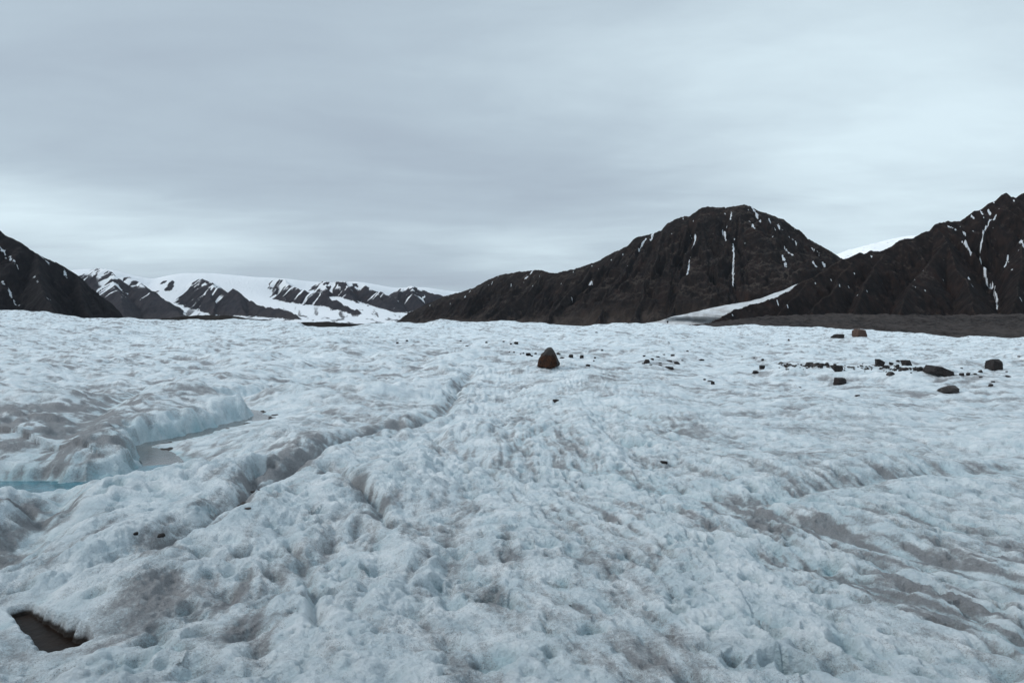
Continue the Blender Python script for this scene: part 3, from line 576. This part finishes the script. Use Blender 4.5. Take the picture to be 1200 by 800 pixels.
# far snowy massif: smooth ice cap with rock buttresses standing out of it
def far_massif():
    x0, x1, y0, y1 = -6200, 400, 5600, 13000; nx, ny = 1300, 620
    X, Y = np.meshgrid(np.linspace(x0, x1, nx), np.linspace(y0, y1, ny))
    floor = -32
    cap = [(-200, 330, 9000), (60, 324, 9000), (95, 317, 9000), (112, 315, 9000), (132, 316, 9000), (150, 323, 9100), (168, 334, 9300), (178, 338, 9500), (190, 331, 9500), (205, 325, 9400), (230, 320, 9300), (250, 319.5, 9300), (275, 322, 9300), (300, 324.5, 9300), (330, 326, 9400), (365, 330, 9600), (400, 331.5, 9800), (415, 329.5, 9800), (435, 333, 9900), (460, 337.5, 10000), (485, 336, 10100), (505, 339, 10300), (540, 342, 10600), (600, 350, 11000)]
    w = [W(*p) for p in cap]
    d_, s_, (zz,), _ = polydist(X, Y, w, [(p[2],) for p in w])
    infront = sst(-(Y-np.interp(X, [p[0] for p in w], [p[1] for p in w])), -100, 400)
    dome = zz-.05*d_-.50*np.maximum(0, d_-390)*(infront*1.0+(1-infront)*.8)
    q = dome-floor; dome = floor+np.where(q > 0, q*q/(q+120)*(zz-floor+120)/(zz-floor), 0)+12*fbm(X/500, Y/500, 401, 4)*sst(q, 0, 200)
    for gp, gw in (([(194, 340, 8900), (199, 350, 8500), (212, 359, 8100), (235, 366, 7800), (262, 370.5, 7500), (310, 375, 7100)], 110),
                   ([(296, 334, 9100), (306, 345, 8700), (325, 352, 8400), (365, 357, 8100), (400, 361, 7800), (440, 367, 7400)], 190),
                   ([(392, 347, 8600), (410, 353, 8300), (430, 359, 8000), (455, 367, 7500)], 110), ([(365, 330, 9400), (368, 338, 9000), (372, 345, 8700)], 25)):
        gw_ = [W(*p) for p in gp]; gd, _, (gz,), _ = polydist(X, Y, gw_, [(p[2],) for p in gw_])
        dome = np.maximum(dome, gz-.35*np.maximum(0, gd-gw))
    for ax in (0, 1):
        n_ = (27, 35)[ax]; c_ = np.cumsum(np.insert(np.pad(dome, [(n_//2+1, n_//2) if k == ax else (0, 0) for k in (0, 1)], mode='edge'), 0, 0, axis=ax), axis=ax)
        c_ = np.take(c_, np.arange(n_, c_.shape[ax]), axis=ax)-np.take(c_, np.arange(0, c_.shape[ax]-n_), axis=ax)
        dome = np.take(c_, np.arange(0, dome.shape[ax]), axis=ax)/n_
    # valley glacier at the foot rises gently towards the cap
    ramp = floor+np.clip((Y-6000)/3000, 0, 1)*150*sst(X, -3600, -2700)+5*fbm(X/200, Y/600, 402, 4)
    dome = np.maximum(dome, ramp)
    butt = [  # buttress crests and their spurs, flat-topped
        ([(95, 320, 8900), (112, 316.5, 8500), (124, 318, 8200), (134, 326, 8000)], .62), ([(134, 327, 8200), (150, 327, 8200), (165, 335, 8000), (182, 347, 7800), (200, 360, 7500), (225, 374, 7100)], .62), ([(124, 318, 8200), (140, 345, 7600), (150, 376, 7000)], .6),
        ([(183, 338, 9000), (195, 331, 8800), (200, 330, 8700)], .6),
        ([(206, 337, 8900), (222, 330.5, 8650), (238, 327, 8600), (250, 334, 8300), (264, 341, 8100), (275, 345, 8000), (288, 352, 7800), (303, 358, 7400), (325, 361, 7000), (345, 364, 6800), (352, 372, 6600)], .62),
        ([(225, 330.5, 8700), (214, 341, 8500), (218, 352, 8200)], .7), ([(250, 334, 8300), (250, 352, 7900), (252, 372, 7400)], .65), ([(275, 340, 8000), (282, 360, 7400), (285, 376, 7000)], .65),
        ([(292, 336, 9000), (298, 334, 8950), (300, 340, 8850)], .7),
        ([(318, 336, 9000), (320, 329, 8900), (333, 328, 8800), (340, 336, 8600), (355, 341, 8300), (372, 343, 8100), (390, 350, 7900), (402, 356, 7600), (414, 363, 7300)], .70), ([(320, 332, 8900), (320, 345, 8550), (340, 350, 8200)], .8),
        ([(370, 332, 9100), (385, 331.5, 9000), (405, 331.5, 8900), (425, 333, 8900), (438, 341, 8700), (455, 346, 8500), (462, 350, 8300)], .72), ([(405, 331.5, 8900), (410, 345, 8500), (425, 357, 8100), (450, 366, 7700), (470, 372, 7500)], .72), ([(385, 332, 9000), (385, 345, 8600)], .8), ([(438, 341, 8700), (455, 358, 8200), (480, 368, 7900)], .7),
        ([(460, 344, 9200), (472, 337.5, 9100), (485, 336.5, 9000), (495, 340, 9000), (512, 346, 9000), (540, 352, 9000)], .72), ([(485, 336.5, 9000), (490, 352, 8600), (495, 366, 8200)], .72), ([(472, 337.5, 9100), (465, 352, 8700), (470, 366, 8200)], .72)]
    wx = X+90*fbm(X/500, Y/500, 403, 3); wy = Y+90*fbm(X/500+4, Y/500, 404, 3)
    H = np.full(X.shape, -1e9); S = np.zeros(X.shape); D = np.zeros(X.shape); Q = np.full(X.shape, 100.)
    for k, (pts, sl) in enumerate(butt):
        ww = [W(p[0], p[1]-(2.6 if p[0] < 205 else 1.2)*(p[1] < 350), p[2]) for p in pts]; a_, b_, (zq,), _ = polydist(wx, wy, ww, [(p[2],) for p in ww])
        h = zq-sl*a_*1.15; m = h > H; H = np.where(m, h, H); S = np.where(m, b_+k*3331, S); D = np.where(m, a_, D); Q = np.where(m, np.maximum(zq-floor, 30), Q)
    g = ridged(S/150+.5*fbm(X/400, Y/400, 405, 2), D/1400, 406, 4, .55); g2 = ridged(S/85+.4*fbm(X/150, Y/150, 415, 2), D/1100, 416, 3, .5)
    H = H+(g-.62)*80*sst(D, 0, 160)+fbm(X/150, Y/150, 407, 4)*30
    H = np.where(H > -1e8, H, -100)
    q = H-floor; H = floor+np.where(q > 0, q*q/(q+60)*(Q+60)/Q, -10)
    rock = H-dome
    Z = np.maximum(H, dome)
    gl = np.maximum(sst(.36-g, -.03, .04), sst(.35-g2, -.03, .04)*sst(Z, 150, 320))*sst(Z+60*fbm(X/140, Y/140, 418, 3), 60, 200)
    topsnow = (1-sst(D, 30, 190))*sst(Z, 300, 400)*sst(fbm(X/110, Y/110, 408, 3), -.15, .12)
    snow = np.where(rock > 4, np.clip(gl*1.0*sst(fbm(X/300, Y/300, 409, 2), -.5, .1)+topsnow, 0, 1), 1.0)
    snow = np.where(rock < 4, 1-.62*(1-sst(Z, 60, 260))*sst(fbm(X/90+.25*Y/90, Y/700, 410, 4), -.1, .35), snow)
    talus = np.clip(1-sst(Z, 20, 110), 0, 1)
    o = grid_mesh('mountain_far', X, Y, Z, {'snow': snow, 'talus': talus}, rock_far)
    structure(o, 'distant ice capped massif with dark rock buttresses and snow filled gullies')
far_massif()

# snow dome behind the saddle on the right
def snow_dome():
    X, Y = np.meshgrid(np.linspace(1700, 4200, 260), np.linspace(4300, 7000, 200))
    c = [(960, 306, 5400), (985, 299.5, 5300), (1000, 293, 5250), (1020, 286.5, 5200), (1040, 281, 5200), (1056, 277.5, 5200), (1080, 276, 5250), (1120, 280, 5400)]
    w = [W(*p) for p in c]; d_, _, (zz,), _ = polydist(X, Y, w, [(p[2],) for p in w])
    H = zz-.04*d_-.30*np.maximum(0, d_-150)+9*fbm(X/120, Y/120, 501, 4)*sst(d_, 0, 200)
    t = NT('ice_cap_snow'); p = t.pos()
    col = t.mix(t.rng(t.noise(p, .02, 5, .6, (1, 1, 4)), .60, .72, 0, .8), (.88, .90, .92), (.10, .10, .11))
    t.done(col, .8, t.bump(t.noise(p, .03, 4), .3, 5), .2)
    structure(grid_mesh('ice_cap', X, Y, np.maximum(H, -40), None, t.m), 'smooth white ice cap behind the saddle between the two right mountains')
snow_dome()

# side glacier spilling between the two right mountains
def side_glacier():
    Lf = smooth_line([(934, 334, 2900), (905, 345, 2700), (880, 353, 2560), (852, 358.5, 2420), (825, 363, 2280), (798, 369, 2120), (768, 376, 1950), (735, 384, 1750), (700, 392, 1500)], 10)
    Rt = smooth_line([(938, 334, 2900), (916, 345, 2500), (895, 352.5, 2330), (878, 356, 2200), (862, 361, 2080), (850, 367, 1960), (842, 374, 1800), (834, 382, 1600), (820, 392, 1400)], 10)
    A_ = []; B_ = []
    for (lx, ly, _), (qx, qy, _) in zip(Lf, Rt):
        d = np.linspace(2230, 3600, 700); hh = H_CENTER((lx-600)/F*d, d); dz_ = CH+(HY-ly)/F*d-hh
        k = int(np.argmax(dz_ < 0)) if (dz_ < 0).any() else int(np.argmin(dz_))
        dl = float(d[k])-100; A_.append(W(lx, ly, dl)); B_.append(W(qx+8, qy+3, max(2290, dl-160)))
    A_ = np.array(A_); B_ = np.array(B_)
    for q in (A_, B_):
        for c in range(3):
            v_ = q[:, c]; q[:, c] = np.convolve(np.pad(v_, 4, mode='edge'), np.ones(9)/9, mode='valid')
    u = np.linspace(-.12, 1.12, 70)[None, :]
    X = A_[:, 0:1]*(1-u)+B_[:, 0:1]*u; Y = A_[:, 1:2]*(1-u)+B_[:, 1:2]*u; Z = A_[:, 2:3]*(1-u)+B_[:, 2:3]*u
    Z = Z+(1-(2*u-1)**2)*9+6*fbm(X/60, Y/90, 601, 4)
    Z = Z-60*np.maximum(0, -u)/.12-60*np.maximum(0, u-1)/.12
    t = NT('side_glacier_ice'); p = t.pos()
    n = t.noise(p, .02, 6, .7, (1, .5, 1)); n2 = t.noise(p, .12, 5, .7)
    col = t.mix(t.rng(n, .42, .66), (.60, .63, .65), (.40, .405, .41)); col = t.mix(t.rng(n2, .58, .75, 0, .5), col, (.17, .16, .16))
    t.done(col, .8, t.bump(n2, .8, 6), .2)
    structure(grid_mesh('side_glacier', X, Y, Z, None, t.m), 'pale dirty glacier tongue descending between the two right mountains')
side_glacier()

# ------------------------------------------------------------------ valley floor and moraines
gravel = mat_gravel('moraine_gravel', (.030, .027, .026), (.058, .052, .049), .35, 1.5)
def ground():
    rs = np.concatenate([np.linspace(300, 3000, 140), np.geomspace(3040, 45000, 60)]); az = np.radians(np.linspace(-180, 180, 720, endpoint=False))
    R, A = np.meshgrid(rs, az, indexing='ij'); X = R*np.sin(A); Y = R*np.cos(A)
    Z = -33+4*fbm(X/90, Y/90, 701, 4)*(1-sst(R, 4000, 8000))
    structure(grid_mesh('ground', X, Y, Z, None, gravel, closed=True), 'dark gravel valley floor around the glacier')
ground()
def moraine(name, label, line, base, wid, res, mat, seed, rough_=1.0, slope=.42):
    w = [W(*p) for p in line]; xs = [p[0] for p in w]; ys = [p[1] for p in w]
    X, Y = np.meshgrid(np.linspace(min(xs)-wid, max(xs)+wid, res[0]), np.linspace(min(ys)-wid, max(ys)+wid, res[1]))
    d_, s_, (zz,), _ = polydist(X, Y, w, [(p[2],) for p in w])
    H = zz-slope*d_+rough_*(2.2*fbm(X/26, Y/26, seed, 5, .6)-.2)
    structure(grid_mesh(name, X, Y, np.maximum(H, base), {'snow': X*0, 'talus': X*0+1}, mat), label)
gravel_dark = mat_gravel('dark_moraine_gravel', (.010, .009, .009), (.026, .023, .021), .8, 1.0)
moraine('moraine', 'low black gravel moraine in front of the distant snowy massif', [(140, 377, 460), (160, 373.5, 455), (185, 372.5, 450), (210, 370.8, 440), (235, 369.3, 440), (262, 369.8, 430), (285, 373.0, 430), (320, 375, 430), (350, 377.5, 430)], -36, 90, (380, 220), gravel_dark, 801, .7)
moraine('moraine', 'short black gravel hump filling a dip in the ice edge', [(330, 379, 300), (345, 376.6, 300), (370, 376.2, 300), (385, 375.0, 300), (405, 377.5, 305), (425, 380.5, 310)], -36, 80, (340, 220), gravel_dark, 811, .45)
moraine('moraine', 'thin dark moraine strip left of the foot of the broad mountain', [(420, 380, 500), (440, 377.3, 500), (455, 377.0, 505), (480, 378.5, 510), (505, 378.7, 520), (520, 382, 520)], -36, 90, (340, 200), gravel_dark, 821, .5)
moraine('moraine', 'long flat dark gravel terrace below the right mountain', [(815, 393, 900), (848, 382, 950), (872, 375.5, 1050), (900, 370, 1150), (960, 368, 1200), (1040, 368.5, 1250), (1120, 369, 1250), (1200, 367.5, 1250), (1400, 366, 1250), (1800, 364, 1250)], -36, 260, (900, 260), mat_gravel('terrace_gravel', (.012, .010, .010), (.054, .046, .043), .18, 2.5), 831, 3.2, .13)

# ------------------------------------------------------------------ the air
def haze():
    bm = bmesh.new(); bmesh.ops.create_cube(bm, size=1.0)
    for v in bm.verts: v.co = (v.co.x*26000, v.co.y*30000+6000, -50 + (v.co.z+.5)*1250)
    me = bpy.data.meshes.new('haze'); bm.to_mesh(me); bm.free()
    m = bpy.data.materials.new('haze_air'); m.use_nodes = True; nt = m.node_tree; nt.nodes.clear()
    o_ = nt.nodes.new('ShaderNodeOutputMaterial'); v = nt.nodes.new('ShaderNodeVolumePrincipled')
    v.inputs['Color'].default_value = (.80, .88, 1, 1); v.inputs['Density'].default_value = HAZE; v.inputs['Anisotropy'].default_value = .2
    nt.links.new(v.outputs[0], o_.inputs['Volume']); me.materials.append(m)
    o = bpy.data.objects.new('haze', me); COL.objects.link(o); o['kind'] = 'stuff'
HAZE = 0.7e-5
haze()

# ------------------------------------------------------------------ stones
def rock_mesh(name, seed, planes=None, sub=3, rough_=.075, nplanes=11):
    rng = np.random.RandomState(seed)
    bm = bmesh.new(); bmesh.ops.create_icosphere(bm, subdivisions=sub, radius=1.0)
    if planes is None:
        planes = []
        for k in range(nplanes):
            v = rng.normal(size=3); v /= np.linalg.norm(v); planes.append((tuple(v), rng.uniform(.62, .95)))
        planes += [((0, 0, 1), rng.uniform(.6, .9)), ((0, 0, -1), .6), ((1, 0, 0), .95), ((-1, 0, 0), .95), ((0, -1, 0), .9), ((0, 1, 0), .9)]
    Nn = np.array([p[0] for p in planes], float); Nn /= np.linalg.norm(Nn, axis=1)[:, None]; Dd = np.array([p[1] for p in planes])
    V = np.array([v.co[:] for v in bm.verts]); dot = V@Nn.T
    rr = np.where(dot > 1e-3, Dd[None, :]/np.maximum(dot, 1e-3), 9).min(1)
    V2 = V*rr[:, None]
    n = fbm(V2[:, 0]*2.3+V2[:, 2]*1.7+seed, V2[:, 1]*2.3-V2[:, 2]*1.1, seed, 4, .6)
    V2 = V2*(1+rough_*2*n)[:, None]
    for v, c in zip(bm.verts, V2): v.co = c
    me = bpy.data.meshes.new(name); bm.to_mesh(me); bm.free()
    for p in me.polygons: p.use_smooth = False
    return me
st_dark = mat_stone('dark_stone', (.016, .014, .014), (.036, .031, .030), (.026, .020, .019))
st_brown = mat_stone('brown_stone', (.060, .036, .028), (.105, .068, .052), (.045, .030, .025))
st_rust = mat_stone('rust_stone', (.035, .013, .006), (.060, .024, .011), (.040, .032, .028))
st_grey = mat_stone('grey_stone', (.045, .040, .038), (.085, .075, .070), (.03, .026, .025))

def place_stone(name, label, px, py_base, wpx, hpx, mat, seed, mesh=None, depth_ratio=.9, rz=None, group=None, tilt=(0, 0), sink=.12, sub=3, cat='rock'):
    x, y, z = cast(px, py_base)
    me = mesh or rock_mesh(name, seed, sub=sub)
    if not me.materials: me.materials.append(mat)
    o = bpy.data.objects.new(name, me); COL.objects.link(o)
    co = np.array([v.co[:] for v in me.vertices]); 
    rz = rz if rz is not None else 0.0
    w = wpx/F*y; h = hpx/F*y
    sx = w/np.ptp(co[:, 0]); sz = h/np.ptp(co[:, 2])/(1-sink); sy = w*depth_ratio/np.ptp(co[:, 1])
    o.scale = (sx, sy, sz); o.rotation_euler = (tilt[0], tilt[1], rz)
    o.location = (x, y+w*depth_ratio*.3, z-co[:, 2].min()*sz-sink*h-.01)
    o['label'] = label; o['category'] = cat
    if group: o['group'] = group
    return o

big = rock_mesh('boulder', 5, planes=[((-.75, -.12, .66), .62), ((-.98, -.1, .18), .80), ((.87, -.15, .50), .56), ((.98, -.1, .12), .80), ((.05, -.90, .42), .72), ((.55, -.80, .12), .76), ((-.50, -.85, .15), .78),
     ((0, .95, .3), .7), ((.28, 0, -.97), .66), ((-.25, -.1, -.96), .74), ((-.2, .6, .74), .84), ((.08, -.25, .96), .80), ((-.35, -.65, .68), .78), ((.7, .7, .1), .8), ((-.7, .7, .1), .8), ((.75, -.3, -.6), .84)], sub=5, rough_=.085)
def mat_rust():
    t = NT('rust_boulder'); p = t.obj(); sep = t.N.new('ShaderNodeSeparateXYZ'); t.L.new(p, sep.inputs[0])
    a = t.noise(p, 5, 6, .7); c = t.noise(p, 16, 4, .7); b = t.noise(p, 1.6, 4, .6)
    col = t.mix(t.rng(a, .35, .65), (.022, .010, .006), (.060, .022, .009))
    col = t.mix(t.rng(b, .45, .65, 0, .7), col, (.012, .009, .009))
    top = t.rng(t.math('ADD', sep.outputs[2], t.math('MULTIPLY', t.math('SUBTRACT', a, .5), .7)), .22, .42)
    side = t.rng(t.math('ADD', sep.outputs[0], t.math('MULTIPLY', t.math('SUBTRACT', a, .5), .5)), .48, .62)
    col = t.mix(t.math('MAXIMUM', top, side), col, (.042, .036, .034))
    col = t.mix(t.rng(c, .6, .75, 0, .6), col, (.09, .075, .07))
    return t.done(col, .85, t.bump(t.math('ADD', a, t.math('MULTIPLY', c, .4)), .9, .06), .25)
st_rust = mat_rust()
place_stone('boulder', 'large pointed rust brown boulder perched alone on the ice', 644, 431.5, 27.5, 24.5, st_rust, 5, mesh=big, sink=.06, cat='boulder')

BIG = [  # name, label, px, py of base, w, h, material, seed
    ('boulder', 'square light brown boulder standing on the right ice edge', 1009.6, 394, 15.5, 9, st_brown, 11),
    ('flat_rock', 'flat dark grey slab just left of the square brown boulder', 985, 396.5, 14, 5, st_dark, 12),
    ('rock', 'blocky dark reddish rock behind the right end of the rubble line', 1033, 429, 13.6, 8.5, st_dark, 13),
    ('rock', 'dark flat topped rock right of the blocky reddish one', 1064, 428, 11.3, 6, st_dark, 14),
    ('boulder', 'tall dark block with a brown top standing alone at the far right', 1168.5, 433.5, 16.4, 12.5, st_dark, 15),
    ('rock', 'low brown rock lying on the left part of the rubble line', 949, 429.5, 10, 5.2, st_grey, 16),
    ('rock', 'wide dark rock in the middle of the rubble line', 983.8, 435, 14, 7, st_dark, 17),
    ('rock', 'small pale brown rock just below the rubble line', 1045, 440, 9.6, 4.2, st_grey, 18),
    ('rock', 'angular dark rock between the rubble line and the long slab', 1080, 434.8, 8.5, 5.2, st_dark, 19),
    ('flat_rock', 'long dark slab dipping to the right over an ice hump', 1106.5, 440, 30, 9, st_dark, 20),
    ('rock', 'rounded dark rock alone on the ice below the rubble line', 986, 450.5, 16, 8, st_dark, 21),
    ('rock', 'wide low grey rock nearest the viewer on the right', 1113.8, 461, 23, 8.5, st_grey, 22),
    ('rock', 'small angular black rock left of the rubble line', 894, 432.5, 7, 4.6, st_dark, 23),
    ('rock', 'low black stone below the small angular rock left of the rubble line', 886.3, 437.5, 7.6, 3.4, st_dark, 24),
    ('rock', 'little dark stone above the small angular rock left of the rubble line', 894, 422.5, 3.6, 2.4, st_dark, 25),
    ('rock', 'dark rounded rock leading the middle cluster of stones', 758.2, 425.5, 7, 4.6, st_dark, 26),
    ('flat_rock', 'longest flat dark stone at the front of the middle cluster', 785, 432.5, 12.5, 3.2, st_dark, 27),
    ('rock', 'lone small dark rock on open ice below the rust boulder', 651, 471.3, 7.6, 3.6, st_dark, 28),
    ('rock', 'pointed black rock first to the right of the rust boulder', 669, 419, 5.8, 3.8, st_dark, 29),
    ('rock', 'black rock second to the right of the rust boulder', 681.8, 419.4, 4.8, 3.8, st_dark, 30),
    ('rock', 'lone flat dark stone in the open ice nearest the viewer', 778, 543, 8, 3.2, st_dark, 31),
    ('rock', 'dark rock left of the rust boulder', 619.5, 417, 6.5, 3.6, st_dark, 32),
    ('rock', 'small dark rock in the dip right of the middle cluster', 835, 450.5, 4.5, 3.6, st_dark, 33),
    ('flat_rock', 'thin flat dark stone alone right of the middle cluster', 822.5, 423, 7, 2, st_dark, 34),
    ('rock', 'small black rock at the right foot of the long slab', 1128, 440.8, 5.4, 4, st_dark, 35),
    ('rock', 'small dark rock second from the right foot of the long slab', 1135.5, 440, 5, 3.6, st_dark, 36),
    ('rock', 'small brownish rock third from the right foot of the long slab', 1149.5, 436.3, 5.4, 3, st_grey, 37),
    ('rock', 'small dark rock on the ice below the tall block at the far right', 1162.5, 453, 5.2, 3, st_dark, 38),
    ('flat_rock', 'thin dark stone right of the tall block at the far right', 1182, 442, 6, 2, st_dark, 39),
    ('rock', 'dark stone between the blocky reddish rock and the flat topped one', 1045.3, 427.6, 5.8, 3.6, st_dark, 40),
    ('rock', 'dark stone under the gap left of the flat topped rock', 1052.3, 431, 4.8, 4, st_dark, 41),
    ('flat_rock', 'thin dark stone right beside the top of the rust boulder', 654.5, 415.5, 5, 2.4, st_dark, 42),
    ('flat_rock', 'low dark sliver of rock by the right side of the rust boulder', 659, 420.2, 5.6, 2, st_dark, 43),
    ('flat_rock', 'lone dark stone below and right of the rubble line', 1005, 464.5, 5.6, 2, st_dark, 44),
]
flat = rock_mesh('tall_block', 15, planes=[((-.98, -.1, .12), .74), ((.97, -.1, -.16), .76), ((.2, -.4, .9), .62), ((-.1, .3, .95), .66), ((0, -1, .05), .7), ((0, 1, 0), .7), ((0, 0, -1), .7), ((.6, -.7, .1), .86), ((-.7, -.2, .7), .86)], sub=4, rough_=.03)
slab = rock_mesh('long_slab', 20, planes=[((0, 0, 1), .25), ((.12, -.2, 1), .27), ((0, -1, .1), .45), ((0, 1, 0), .45), ((1, 0, .4), .9), ((-1, 0, .9), .8), ((0, 0, -1), .3), ((.5, -.8, .3), .7)], sub=4, rough_=.04)
sqr = rock_mesh('square_block', 11, planes=[((0, -.2, 1), .62), ((.9, -.2, .3), .82), ((-1, -.1, .05), .8), ((-.7, 0, .7), .86), ((0, -1, 0), .7), ((0, 1, 0), .7), ((0, 0, -1), .6), ((.6, -.8, .1), .85), ((.5, 0, .87), .74)], sub=4, rough_=.03)
for nm, lb, px, py, w, h, m, sd_ in BIG:
    mesh = {15: flat, 20: slab, 11: sqr}.get(sd_)
    if mesh is not None and not mesh.materials: mesh.materials.append(m)
    place_stone(nm, lb, px, py, w, h, m, sd_, mesh=mesh, tilt=(0, .22) if sd_ == 20 else (0, 0), sub=4 if w > 9 else 3)

protos = [rock_mesh('stone', 900+k, sub=2, nplanes=8) for k in range(12)]
for k, p_ in enumerate(protos): p_.materials.append((st_dark, st_dark, st_grey)[k % 3])
rnd = random.Random(4)
def scatter(spots, label, group):
    for px, py, w, h in spots:
        k = rnd.randrange(12)
        place_stone('stone', label, px, py, w, h, None, 0, mesh=protos[k], rz=rnd.uniform(0, 6.28), depth_ratio=1.0, group=group, cat='stone', sink=.15)
sp = []
for k in range(190):
    t = rnd.random(); px = 913+162*t; py = 428.5+3.2*t+rnd.gauss(0, 1.5)+(2 if t > .35 else 0)*rnd.random(); w = min(5.5, 1.3+rnd.expovariate(1.0)); sp.append((px, py, w, w*rnd.uniform(.5, .75)))
scatter(sp, 'small dark stone in the line of rubble on the right side of the ice', 'stones in the rubble line')
scatter([(764.5, 421.5, 4, 2), (755, 418, 3.5, 1.8), (788.7, 417.5, 4.5, 2.2), (785, 424, 6.5, 2.2), (793.7, 426.8, 6.5, 2.8), (773.7, 428.5, 4.5, 1.6), (774, 426, 4, 1.5), (754, 426.5, 4, 1.6), (771, 418.5, 5, 1.4), (778, 416.4, 3, 1.4), (763, 428, 3, 1.2), (800, 423, 3, 1.3)], 'small dark stone in the middle cluster on the ice', 'stones in the middle cluster')
scatter([(604.5, 403.5, 5, 2.8), (598.8, 404, 2.6, 1.8), (590, 400.5, 2.4, 1.4), (613.5, 414.5, 2.6, 1.6), (627.5, 415, 3.2, 2.2), (623.5, 417.5, 3, 1.6), (602.5, 413.3, 2.2, 1.6), (597, 413, 2, 1.4), (689.5, 429, 5, 2.4), (697.5, 420, 2.8, 1.8), (706, 411.3, 3, 1.8), (696, 423.5, 2.2, 1.4), (570, 402, 2.8, 1.8), (547, 406, 4, 1.4), (540, 400, 2.4, 1.3), (465.7, 403, 3, 2), (476.7, 399.8, 3, 1.6), (699, 390, 3, 1.2), (610, 415.5, 2, 1.4)], 'small black stone scattered on the ice around the rust boulder', 'stones scattered around the rust boulder')
scatter([(924.6, 399, 3, 2), (1053, 424, 4.5, 2), (1144, 439.2, 4.6, 2), (1150, 442.4, 4, 1.6), (1164.5, 447.8, 4.5, 1.8), (938, 454.6, 3.4, 1.4), (806, 412, 3, 1.6), (784, 401.8, 2.4, 1.2), (900, 404, 2.2, 1.2), (884, 420, 2.6, 1.2), (1127, 432, 3, 1.4), (1195, 418, 3.4, 1.2), (826, 445, 3.4, 1.6), (832, 447, 6, 1.4), (870, 418, 2, 1), (1180, 436, 2.6, 1.4)], 'small dark stone lying singly on the open ice at the right', 'stones lying singly on the right ice')
# wet pebbles in the rill beside the stream
scatter([(296, 577, 6, 2.5), (303, 575, 5, 2), (285, 590, 7, 2.5), (288, 597, 10, 3), (280, 593, 5, 2)], 'wet black pebble caught in a rill below the stream bend', 'wet pebbles in the rill')
scatter([(158, 628, 6, 3)], 'smaller left one of two lone black pebbles on near ice above the melt hole', 'lone pebbles above the melt hole')
scatter([(188, 629, 8, 3.5)], 'larger right one of two lone black pebbles on near ice above the melt hole', 'lone pebbles above the melt hole')
